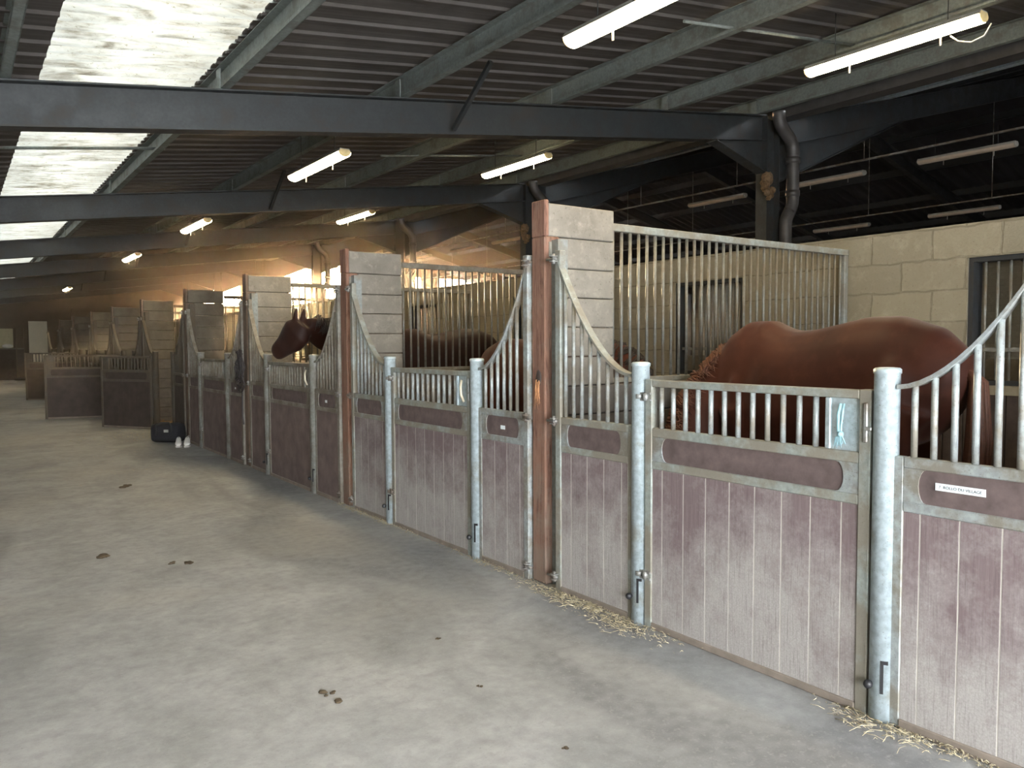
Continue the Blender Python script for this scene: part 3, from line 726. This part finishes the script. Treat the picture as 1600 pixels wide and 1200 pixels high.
for i, (yn, yf, a, b) in enumerate(bays):
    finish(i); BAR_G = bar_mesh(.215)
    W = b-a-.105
    H = (XF, b-.052, 0)
    if i in (4, 5, 7):
        ang = {4: 147, 5: 105, 7: 110}[i]
        W = {4: 1.26, 5: 1.40, 7: 1.35}[i]
        # gate swung out into the aisle about the far pipe: local -y turned away from the boxes
        tgt = {4: (2.29-2.95, 16.22-b), 5: (1.6-2.95, 18.72-b), 7: (1.8-2.95, 25.63-b)}[i]
        rz = math.atan2(tgt[1], tgt[0]) + PI/2
        off = Vector((tgt[0], tgt[1], 0)).normalized()*.06
        t = build_gate((XF-.02+off.x, b+off.y, 0), rz, W, {4: 'brown stall gate swung open into the aisle, nearest of the open ones', 5: 'wide stall gate standing open across the aisle behind the nearest open one', 7: 'black looking open gate furthest away at far left'}[i])
    else:
        t = build_gate(H, 0, W, glab[i] if i < 4 else 'closed stall gate far down the row, number %s bay' % pl[i])
        if i == 2 or i == 1:
            MB().tube([(-.02, -W+.09, 1.09), (-.045, -W+.085, 1.14), (-.04, -W+.10, 1.20), (-.02, -W+.12, 1.24)], .009, 8).build('handle', 'white_panel', t)
    far = i >= 4
    sn = ['side panel with the name label at the right edge', 'side panel with steep curved rail left of the nearest timber post', 'side panel with steep curved rail left of the post beside the glare', 'side panel left of the bridle post'][i] if i < 4 else 'near side panel of the %s box' % pl[i]
    s = side_panel(a, yn+.015, -1, sn, far)
    if i == 0:
        lb = MB().box(-.0165, -.0150, -.375, -.20, .950, .977).build('name_label', 'sticker', s)
        cu = bpy.data.curves.new('lettering', 'FONT'); cu.body = '7  ROLLO DU VILLAGE'; cu.size = .0150; cu.align_x = 'CENTER'; cu.align_y = 'CENTER'; cu.extrude = .0003
        cu.materials.append(M['ink']); tmp = bpy.data.objects.new('lettering_curve', cu); C.objects.link(tmp); bpy.context.view_layer.update()
        me = bpy.data.meshes.new_from_object(tmp.evaluated_get(bpy.context.evaluated_depsgraph_get())); bpy.data.objects.remove(tmp); bpy.data.curves.remove(cu)
        to = bpy.data.objects.new('lettering', me); C.objects.link(to); to.parent = lb
        to.location = (-.0170, -.2875, .9632); to.rotation_euler = (PI/2, 0, -PI/2)
    elif i in (1, 2, 3):
        MB().box(-.0165, -.0150, -.36, -.31, .935, .960).build('name_label', 'sticker', s)
    sf = ['side panel with curved rail right of the nearest timber post', 'side panel with curved rail right of the post beside the glare', 'side panel left of the horse head, curving down to the gate', 'side panel right of the far pipe of the fourth box'][i] if i < 4 else 'far side panel of the %s box' % pl[i]
    side_panel(b, yf-.26, 1, sf, far)
    pipe_post(a, ['thick pale pipe post at the right foreground with bolt slot', 'pale pipe post left of the nearest timber post', 'pale pipe post right of the horse head', 'pipe post just right of the black bag box'][i] if i < 4 else 'near pipe post of the %s box' % pl[i], bolt=i < 3)
    pipe_post(b, ['pipe post with white worn paint between the two nearest closed gates and timber post', 'pipe post right of the post beside the glare, with hinges', 'pipe post under the horse muzzle', 'pipe post right of the black bag'][i] if i < 4 else 'far pipe post of the %s box' % pl[i], bolt=i < 3)

MATMAP.clear()
# blue baling twine knotted on the latch plate
tw = thing('baling_twine', 'pale blue baling twine knotted on the latch plate of the nearest gate', 'twine', (XF-.03, 1.835, 1.06))
mb = MB(); rnd = random.Random(2)
mb.tube([(0, 0, .19), (-.006, .008, .15), (0, .012, .10), (-.004, .006, .06)], .009, 6); mb.tube([(0, -.012, .19), (-.006, -.01, .15), (0, .0, .10), (-.004, -.002, .06)], .005, 6)
mb.build('cord', 'twine', tw)
mb = MB()
for q in range(16):
    a = rnd.uniform(-1, 1); mb.tube([(-.004, 0, .065), (-.012, a*.018, .05), (-.008, a*.028, .028-rnd.random()*.02)], [.004, .003, .0012], 5)
mb.sphere((-.004, 0, .065), .014, n=8, k=6)
mb.build('frayed_knot', 'twine', tw)
# bracket that pins the nearest gate
# ================================================================== HORSES
def ring(c, right, up, hw, hh, n=20, p=2.3, belly=0):
    o = []
    for j in range(n):
        a = 2*PI*j/n; ca, sa = math.cos(a), math.sin(a)
        x = hw*math.copysign(abs(ca)**(2/p), ca); z = hh*math.copysign(abs(sa)**(2/p), sa)
        o.append(c + right*x + up*z)
    return o
def spine_loft(mb, st, side, p=2.2, n=20, side2=None):
    # st: list of (point, half width, half height); sections perpendicular to the path; side = sideways vector guess
    N = len(st); rings = []
    for i, (c, hw, hh) in enumerate(st):
        c = Vector(c); t = (Vector(st[min(i+1, N-1)][0]) - Vector(st[max(i-1, 0)][0])).normalized()
        s = Vector(side).lerp(Vector(side2), i/(N-1)) if side2 else Vector(side)
        s = (s - t*s.dot(t)).normalized(); u = s.cross(t).normalized()
        rings.append(ring(c, s, u, hw, hh, n, p))
    mb.loft(rings)
def horse(name, label, body, heading, neck, head, coat_m, mane_m, scale=(1, 1, 1), group=None, tail=True, sideh=None, mane_side=1):
    """body: world xy of the mid torso; heading: angle of facing; neck/head: world-space station lists"""
    t = thing(name, label, 'horse', (body[0], body[1], 0), 0, group)
    R = Matrix.Rotation(heading, 4, 'Z'); inv = Vector((body[0], body[1], 0))
    W = lambda x, y, z: R @ Vector((x*scale[0], y*scale[1], z*scale[2]))
    G = lambda p: Vector(p)-inv
    mb = MB(); side = R @ Vector((0, 1, 0))
    tor = [(-.86, 1.28, 1.08, .07), (-.80, 1.42, .98, .17), (-.68, 1.53, .92, .235), (-.5, 1.595, .88, .275), (-.36, 1.60, .85, .285), (-.2, 1.57, .82, .29), (0, 1.535, .78, .305), (.18, 1.525, .75, .30), (.34, 1.55, .74, .275), (.46, 1.595, .74, .235), (.56, 1.59, .76, .215), (.66, 1.52, .80, .21), (.76, 1.42, .88, .19), (.84, 1.30, .98, .11)]
    spine_loft(mb, [(W(x, 0, (a+b)/2), hw*scale[1], (a-b)/2*scale[2]) for x, a, b, hw in tor], side, 2.15, 28)
    # ridge of withers and croup
    mb.sphere(W(.42, 0, 1.49), .12, (1.2, .8, .9)); 
    for s in (-1, 1):
        mb.sphere(W(-.56, s*.13, 1.22), .18, (1, .75, 1.2), 14, 10); mb.sphere(W(.55, s*.11, 1.12), .16, (.9, .6, 1.3), 14, 10)
        hx = -.02*s
        L = [((-.56, .15, 1.15), .18), ((-.46+hx, .17, .98), .15), ((-.52+hx, .16, .78), .105), ((-.68+hx, .15, .56), .062), ((-.71+hx, .15, .50), .058), ((-.69+hx, .15, .36), .040), ((-.68+hx, .15, .18), .040), ((-.63+hx, .15, .12), .042), ((-.59+hx, .15, .05), .05), ((-.58+hx, .15, .0), .055)]
        for seq in (L,): spine_loft(mb, [(W(x, s*y, z), r*.95, r*1.15) for (x, y, z), r in seq], side, 2, 14)
        Lf = [((.56, .14, 1.05), .14), ((.52, .15, .86), .10), ((.54+hx, .15, .66), .070), ((.55+hx, .15, .48), .058), ((.55+hx, .15, .40), .050), ((.55+hx, .15, .22), .036), ((.55+hx, .15, .15), .042), ((.59+hx, .15, .08), .040), ((.61+hx, .15, .0), .055)]
        spine_loft(mb, [(W(x, s*y, z), r*.95, r*1.1) for (x, y, z), r in Lf], side, 2, 14)
    sh = Vector(sideh); s0 = side
    spine_loft(mb, [(G(p), hw, hh) for p, hw, hh in neck], s0, 2.0, 22, sh)
    spine_loft(mb, [(G(p), hw, hh) for p, hw, hh in head], sh, 2.3, 20)
    # jowl and ears on the head
    h0, h1, h2 = G(head[0][0]), G(head[1][0]), G(head[-1][0])
    ax = (h2-h0).normalized(); s_ = (sh-ax*sh.dot(ax)).normalized(); upv = s_.cross(ax)
    def crest():
        out = []; prev = Vector((0, 0, 1)); cp_ = [G(p_) for p_, a_, b_ in neck]+[h2]
        for i_ in range(len(cp_)-1):
            tt = (cp_[i_+1]-cp_[i_]).normalized(); sq = s0.lerp(sh, i_/max(1, len(neck)-1)); s1 = (sq-tt*sq.dot(tt)).normalized(); u1 = s1.cross(tt)
            if u1.dot(prev) < 0: u1 = -u1
            prev = u1; out.append(u1)
        return out
    CR = crest()
    if upv.dot(CR[-1]) < 0: upv = -upv
    brow = upv
    ea = (-ax*.75+brow*.65).normalized()
    for s in (-1, 1):
        e0 = h0 + s_*s*.045 + brow*(head[0][2]*.55) + ax*.03
        mb.tube([e0, e0+ea*.05+s_*s*.008, e0+ea*.11+s_*s*.012, e0+ea*.165+s_*s*.006], [.028, .034, .026, .006], 10)
    o = mb.build('body', coat_m, t); o['label'] = None if False else ''
    del o['label']
    rm = o.modifiers.new('remesh', 'REMESH'); rm.mode = 'VOXEL'; rm.voxel_size = .016; rm.use_smooth_shade = True
    sm = o.modifiers.new('smooth', 'SMOOTH'); sm.iterations = 12; sm.factor = .5
    # eyes, nostrils
    for s in (-1, 1):
        p = h0.lerp(h2, .30) + s_*s*(head[2][1]*.93) + brow*(head[2][2]*.38)
        MB().sphere(p, .021, n=12, k=8).build('eye', 'eye', t)
        p = h0.lerp(h2, .93) + s_*s*(head[-1][1]*.9) + brow*(head[-1][2]*.25)
        MB().sphere(p, .016, (1, 1, .8), n=10, k=6).build('nostril', 'eye', t)
    for s in (-1, 1):
        for x in (-.585-.02*s, .615-.02*s):
            mbh = MB(); c0 = W(x, s*.15, 0)
            rings = [[c0+Vector((r*math.cos(2*PI*j/14), r*math.sin(2*PI*j/14), z)) for j in range(14)] for r, z in ((.070, 0.001), (.068, .01), (.056, .07))]
            mbh.loft(rings); mbh.build('hoof', 'hoof', t)
    # mane: overlapping locks falling from the crest
    mb = MB(); rnd = random.Random(11)
    cp = [G(p) for p, hw, hh in neck]; N = len(cp)
    M_ = 520
    for q in range(M_):
        f = q/(M_-1)*(N-1); i = min(int(f), N-2); fr = f-i
        c = cp[i].lerp(cp[i+1], fr); tt = (cp[i+1]-cp[i]).normalized(); sq = s0.lerp(sh, f/(N-1)); s = (sq-tt*sq.dot(tt)).normalized(); u = s.cross(tt)
        if u.dot(CR[i]) < 0: u = -u
        hh = neck[i][2]*(1-fr)+neck[i+1][2]*fr; hw = neck[i][1]*(1-fr)+neck[i+1][1]*fr
        if (i == 0 and fr < .35) or (mane_m == 'dark_mane' and f > N-1.7): continue
        b = c+u*(hh*.94)+s*rnd.uniform(-.012, .012)
        ln = rnd.uniform(.4, 1.0)*.13
        sd = mane_side if rnd.random() < .6 else -mane_side
        p1 = b+u*(.006+rnd.random()*.016)+s*sd*.018+tt*rnd.uniform(-.02, .02)
        p2 = b-u*(ln*.45)+s*sd*(.045+hw*.25)+tt*rnd.uniform(-.03, .03)
        p3 = b-u*ln+s*sd*(.05+hw*.45)+tt*rnd.uniform(-.05, .05)
        mb.tube([b-u*.02, p1, p2, p3], [.008, .009, .007, .001], 4)
    mb.build('mane', mane_m, t)
    if tail:
        mb = MB()
        for q in range(60):
            a = rnd.uniform(-1, 1); c = rnd.uniform(-1, 1)
            mb.tube([W(-.84, a*.02, 1.33), W(-.92-.02*c, a*.04, 1.25), W(-.93-.04*c, a*.06, .95), W(-.90-.05*c, a*.08, .60), W(-.88-.05*c, a*.05, .38+rnd.random()*.12)], [.018, .02, .016, .012, .003], 5)
        mb.build('tail', mane_m, t)
    return t

# chestnut in the nearest box: faces away along the row, neck bent down towards the aisle
hd = PI/2
horse('chestnut_horse', 'reddish chestnut horse with lowered head in the nearest box', (4.27, 2.76), hd,
      [((4.27, 3.12, 1.26), .17, .30), ((4.25, 3.34, 1.27), .15, .27), ((4.19, 3.49, 1.15), .12, .235), ((4.08, 3.58, .98), .10, .20), ((3.97, 3.58, .78), .085, .165), ((3.90, 3.53, .62), .075, .135)],
      [((3.89, 3.52, .62), .080, .10), ((3.86, 3.47, .50), .095, .135), ((3.83, 3.42, .40), .085, .125), ((3.79, 3.35, .26), .062, .085), ((3.76, 3.31, .15), .058, .070), ((3.75, 3.29, .09), .048, .052)],
      'chestnut_coat', 'chestnut_mane', (.93, .95, 1.03), 'horses in the boxes', sideh=(-.35, -.93, 0), mane_side=1)
# horse reaching over the gate of the third box
horse('bay_horse', 'dark bay horse reaching its head over the closed gate under the glare', (4.92, 8.42), PI,
      [((4.45, 8.42, 1.26), .18, .32), ((4.15, 8.42, 1.36), .16, .30), ((3.85, 8.40, 1.47), .135, .255), ((3.58, 8.36, 1.555), .115, .225), ((3.36, 8.28, 1.62), .10, .19), ((3.20, 8.20, 1.67), .088, .155), ((3.10, 8.18, 1.70), .075, .12)],
      [((3.07, 8.17, 1.715), .085, .115), ((3.02, 8.20, 1.64), .105, .175), ((2.99, 8.29, 1.565), .095, .165), ((2.95, 8.41, 1.49), .072, .120), ((2.91, 8.51, 1.425), .066, .100), ((2.90, 8.55, 1.395), .055, .078)],
      'bay_coat', 'dark_mane', (.95, 1.0, 1.06), 'horses in the boxes', sideh=(-.9, -.42, 0))
# chestnut bay in the second box, rump to the far partition
horse('red_bay_horse', 'reddish brown horse in the second box, only its rump and neck showing', (4.42, 5.84), -PI/2,
      [((4.42, 5.46, 1.22), .17, .28), ((4.42, 5.20, 1.27), .155, .27), ((4.42, 4.93, 1.29), .135, .245), ((4.40, 4.66, 1.27), .115, .22), ((4.36, 4.44, 1.19), .10, .195), ((4.30, 4.30, 1.05), .088, .165), ((4.24, 4.24, .90), .078, .135)],
      [((4.21, 4.22, .86), .080, .10), ((4.16, 4.22, .74), .095, .135), ((4.12, 4.22, .64), .085, .125), ((4.05, 4.23, .48), .062, .085), ((4.01, 4.24, .38), .058, .070), ((3.99, 4.24, .32), .048, .052)],
      'bay_red_coat', 'dark_mane', (.93, .95, .97), 'horses in the boxes', sideh=(.8, -.6, 0))

# ================================================================== BEDDING AND LITTER
def bedding(y0, y1, label):
    mb = MB(); nx, ny = 34, 28; rnd = random.Random(int(y0*10)); vs = []; fs = []
    for i in range(nx+1):
        for j in range(ny+1):
            ed = min(i, nx-i, j, ny-j); vs.append((3.12+3.1*i/nx, y0+(y1-y0)*j/ny, .004 if ed == 0 else .03+rnd.uniform(0, .035)))
    for i in range(nx):
        for j in range(ny): a = i*(ny+1)+j; fs.append((a, a+ny+1, a+ny+2, a+1))
    mb.add(vs, fs)
    for q in range(500):
        x, y = rnd.uniform(3.2, 6.1), rnd.uniform(y0+.1, y1-.1); a = rnd.uniform(0, PI); l = rnd.uniform(.04, .12)
        mb.tube([(x, y, .06), (x+l*math.cos(a), y+l*math.sin(a), .07+rnd.uniform(-.01, .03))], .003, 3, cap=False)
    tag(mb.build('straw_bedding', 'straw_bed'), label, 'straw bedding', 'bedding in the boxes', 'stuff')
for i, lab in enumerate(('straw bedding under the nearest chestnut horse', 'straw bedding in the second box', 'straw bedding in the third box', 'straw bedding in the box left of the glare', 'orange straw seen through the open gate')):
    bedding(POSTS[i]+.05, POSTS[i+1]-.2, lab)
def litter(cx, cy, sx, sy, n, label, lmax=.09, seed=1):
    mb = MB(); rnd = random.Random(seed)
    for q in range(n):
        x = cx+rnd.gauss(0, sx); y = cy+rnd.gauss(0, sy)
        if x > XF-.02 and rnd.random() < .7: x = XF-.03-rnd.random()*.06
        a = rnd.gauss(PI/2, .9); l = rnd.uniform(.008, lmax)*(1 if rnd.random() < .12 else .3); z = .003+rnd.random()*.012
        mb.tube([(x, y, z), (x+l*.5*math.cos(a), y+l*.5*math.sin(a), z+rnd.random()*.008), (x+l*math.cos(a+.2), y+l*math.sin(a+.2), z+rnd.random()*.004)], rnd.uniform(.0007, .0016), 4)
    tag(mb.build('straw_litter', 'straw'), label, 'straw', None, 'stuff')
litter(2.90, 3.45, .05, .27, 900, 'straw scattered at the foot of the nearest timber post', seed=1)
litter(2.86, 3.0, .06, .12, 330, 'straw scattered at the foot of the white worn pipe post', seed=7)
litter(2.90, 1.60, .03, .13, 120, 'straw at the foot of the thick foreground pipe post', .16, seed=2)
litter(2.86, 1.66, .035, .09, 60, 'longer straw blades lying in front of the thick foreground pipe post', .30, seed=12)
litter(2.93, 1.25, .02, .2, 300, 'thin straw along the base of the right side panel', .06, seed=3)
litter(2.93, 6.3, .03, .45, 600, 'straw crumbs below the post beside the glare', .05, seed=4)
litter(2.93, 4.4, .03, .25, 300, 'straw crumbs left of the nearest timber post', .05, seed=5)
litter(2.5, 14.3, .4, .6, 400, 'straw spread on the floor before the open box', .08, seed=6)
litter(1.3, 12.8, .7, 2.0, 160, 'loose straw on the far aisle floor', .10, seed=8)
def dung(x, y, r, label, seed=0, lumps=6):
    mb = MB(); rnd = random.Random(seed)
    for q in range(lumps):
        rr = r*rnd.uniform(.3, .6); mb.sphere((x+rnd.gauss(0, r*.45), y+rnd.gauss(0, r*.45), rr*.22), rr, (1.1, 1, .4), 9, 6, .1)
    tag(mb.build('dung_clod', 'dung'), label, 'dung')
for a in ((.84, 6.21, .055, 'flattened dung clod at far left on the floor'), (1.20, 5.74, .025, 'left of the two small dung crumbs on the mid floor'), (1.30, 5.67, .035, 'right of the two small dung crumbs on the mid floor'),
          (1.27, 3.17, .028, 'upper left brown dung crumb in the foreground'), (1.28, 3.07, .026, 'brown dung crumb in the foreground, the lower one'), (1.97, 3.45, .014, 'tiny black crumb right of centre on the floor'),
          (1.81, 2.22, .014, 'tiny black crumb at the bottom edge of the picture'), (1.84, 2.85, .012, 'tiny black crumb in the lower middle'), (1.48, 9.2, .07, 'thin brown dung smear on the upper floor')):
    dung(*a, seed=int(a[0]*100), lumps=5)

# ================================================================== SMALL THINGS
# black bag
bag = thing('duffel_bag', 'black duffel bag standing on the aisle floor beside white shoes', 'bag', (2.71, 13.02, 0), math.radians(-38))
rings = []
for i, (u, s) in enumerate(((-.225, .75), (-.215, .9), (-.18, .98), (-.08, 1.0), (.05, .98), (.15, 1.02), (.205, .9), (.22, .75))):
    rings.append([Vector((u, .15*s*math.copysign(abs(math.cos(a))**.7, math.cos(a)), .15+.147*s*math.copysign(abs(math.sin(a))**.5, math.sin(a))+(.012*math.sin(u*17) if math.sin(a) > 0 else 0))) for a in [2*PI*j/18 for j in range(18)]])
MB().loft(rings).build('body', 'black_cloth', bag)
MB().tube([(-.12, -.158, .12), (-.12, -.156, .27), (-.06, -.10, .315), (.06, -.10, .315), (.12, -.156, .27), (.12, -.158, .12)], .011, 6).build('carry_strap', 'black_rubber', bag)
MB().box(-.20, .20, -.004, .004, .29, .299).build('zip', 'leather', bag)
MB().box(.0, .07, -.158, -.150, .17, .21).build('logo_patch', 'fitting_grey', bag)
# shoes
def shoe(x, y, rz, label):
    t = thing('shoe', label, 'shoe', (x, y, 0), rz, 'pair of white shoes by the bag')
    st = [(-.135, .030, .05, .095), (-.11, .036, .05, .11), (-.06, .037, .05, .105), (-.01, .040, .042, .085), (.05, .046, .034, .062), (.10, .044, .030, .05), (.135, .028, .027, .035)]
    rings = [[Vector((x_, hw*math.copysign(abs(math.cos(a))**.8, math.cos(a)), .022+(h/2)*(1+math.sin(a)))) for a in [2*PI*j/14 for j in range(14)]] for x_, hw, zc, h in st]
    MB().loft(rings).build('upper', 'white_shoe', t)
    r2 = [[Vector((x_*1.03, (hw+.004)*math.cos(a), z)) for (x_, hw, a) in []] for z in ()]
    pts = [(x_*1.03, hw+.004) for x_, hw, _, _ in st]; poly = pts+[(a, -b) for a, b in pts[::-1]]
    MB().prism(poly, 'z', 0, .026).build('sole', 'shoe_sole', t)
    MB().sphere((-.085, 0, .118), .032, (1.2, .7, .35), 12, 6).build('opening', 'black_cloth', t)
    mb = MB()
    for q in range(4): mb.tube([(-.02+q*.022, -.022, .102-q*.011), (-.02+q*.022, .022, .102-q*.011)], .0035, 5)
    mb.build('laces', 'shoe_sole', t)
shoe(2.71, 12.38, math.radians(-104), 'left one of the white shoes beside the black bag')
shoe(2.82, 12.33, math.radians(-105), 'right one of the white shoes beside the black bag')
# bridle hanging on the third timber post
br = thing('hanging_bridle', 'black tangled bridle hanging on the third timber post', 'bridle', (XF-.03, 9.88, 0))
rnd = random.Random(5)
for q in range(9):
    cy = rnd.uniform(-.07, .10); top = 1.47-rnd.random()*.06; w_ = rnd.uniform(.05, .12); bot = rnd.uniform(.88, 1.1)
    pts = [(-.02-rnd.random()*.05, cy+w_*math.sin(2*PI*j/14)*(.4+.6*math.sin(PI*((j % 14)/14))), top+(bot-top)*(.5-.5*math.cos(2*PI*j/14))) for j in range(15)]
    MB().tube(pts, .010, 6, flat=.5).build('strap', 'leather', br)
MB().tube([(-.02, -.02, 1.1), (-.03, -.04, .85), (-.03, -.03, .62), (-.025, -.05, .52)], .011, 6).build('lead_rope', 'leather', br)
mb = MB()
for a in range(9): pass
mb.tube([(-.06, .05+.035*math.cos(2*PI*j/12), 1.05+.035*math.sin(2*PI*j/12)) for j in range(13)], .006, 6); mb.build('bit_ring', 'hardware', br)
# far cross wall objects
tag(MB().box(2.84, 3.55, 40.95, 41.05, 0, 2.6).build('white_board', 'white_panel'), 'tall cream board standing at the far end of the aisle', 'board')
t = thing('far_stall_front', 'dark low stall front across the far left end of the aisle', 'stall front', (1.4, 41.2, 0))
MB().bbox(-1.6, 1.3, -.03, .03, 0, 1.36).build('board_panel', 'board_dark', t)
MB().bbox(-1.6, 1.3, -.04, .04, 1.36, 1.42).build('top_rail', 'grille_steel', t)
for q in (0, 1): MB().bbox(.95+q*.3, 1.0+q*.3, -.05, .05, 0, 2.3).build('post', 'brown_render', t)
struct(MB().box(-.5, 2.3, 41.9, 41.98, 1.3, 2.28).build('wall_panel', 'beige_render'))
tag(MB().sphere((2.05, 41.2, 1.5), .16, (1.3, .8, .6)).build('white_dome', 'white_shoe'), 'small white dome shaped thing on top of the dark far stall front', 'dome')
mb = MB(); rnd = random.Random(4)
for q in range(5): mb.sphere((2.45+rnd.uniform(-.15, .15), 40.5+rnd.uniform(-.1, .1), .06), .11, (1.2, 1, .6), noise=.1)
tag(mb.build('dark_bundle', 'black_cloth'), 'small dark bundle on the floor at the foot of the far stall front', 'bundle')
tag(MB().bbox(4.6, 4.72, 41.6, 41.72, 0, 3.2).build('far_post', 'brown_render'), 'upright post against the far end wall', 'post')

# ------------------------------------------------------------------ haze added in the back of the barn to imitate lens glare
hz = bpy.data.materials.new('glare_haze'); hz.use_nodes = True; ht = hz.node_tree; ht.nodes.clear()
vs_ = ht.nodes.new('ShaderNodeVolumeScatter'); vs_.inputs['Density'].default_value = .0036; vs_.inputs['Anisotropy'].default_value = .90
vs_.inputs['Color'].default_value = (1, .86, .72, 1)
ho = ht.nodes.new('ShaderNodeOutputMaterial'); ht.links.new(vs_.outputs[0], ho.inputs['Volume'])
M['glare_haze'] = hz
tag(MB().box(-2.9, 32.3, 9.5, 44.5, .02, 7.6).build('glare_haze', 'glare_haze'), 'thin haze added in the back of the barn to imitate glare', 'haze', None, 'stuff')
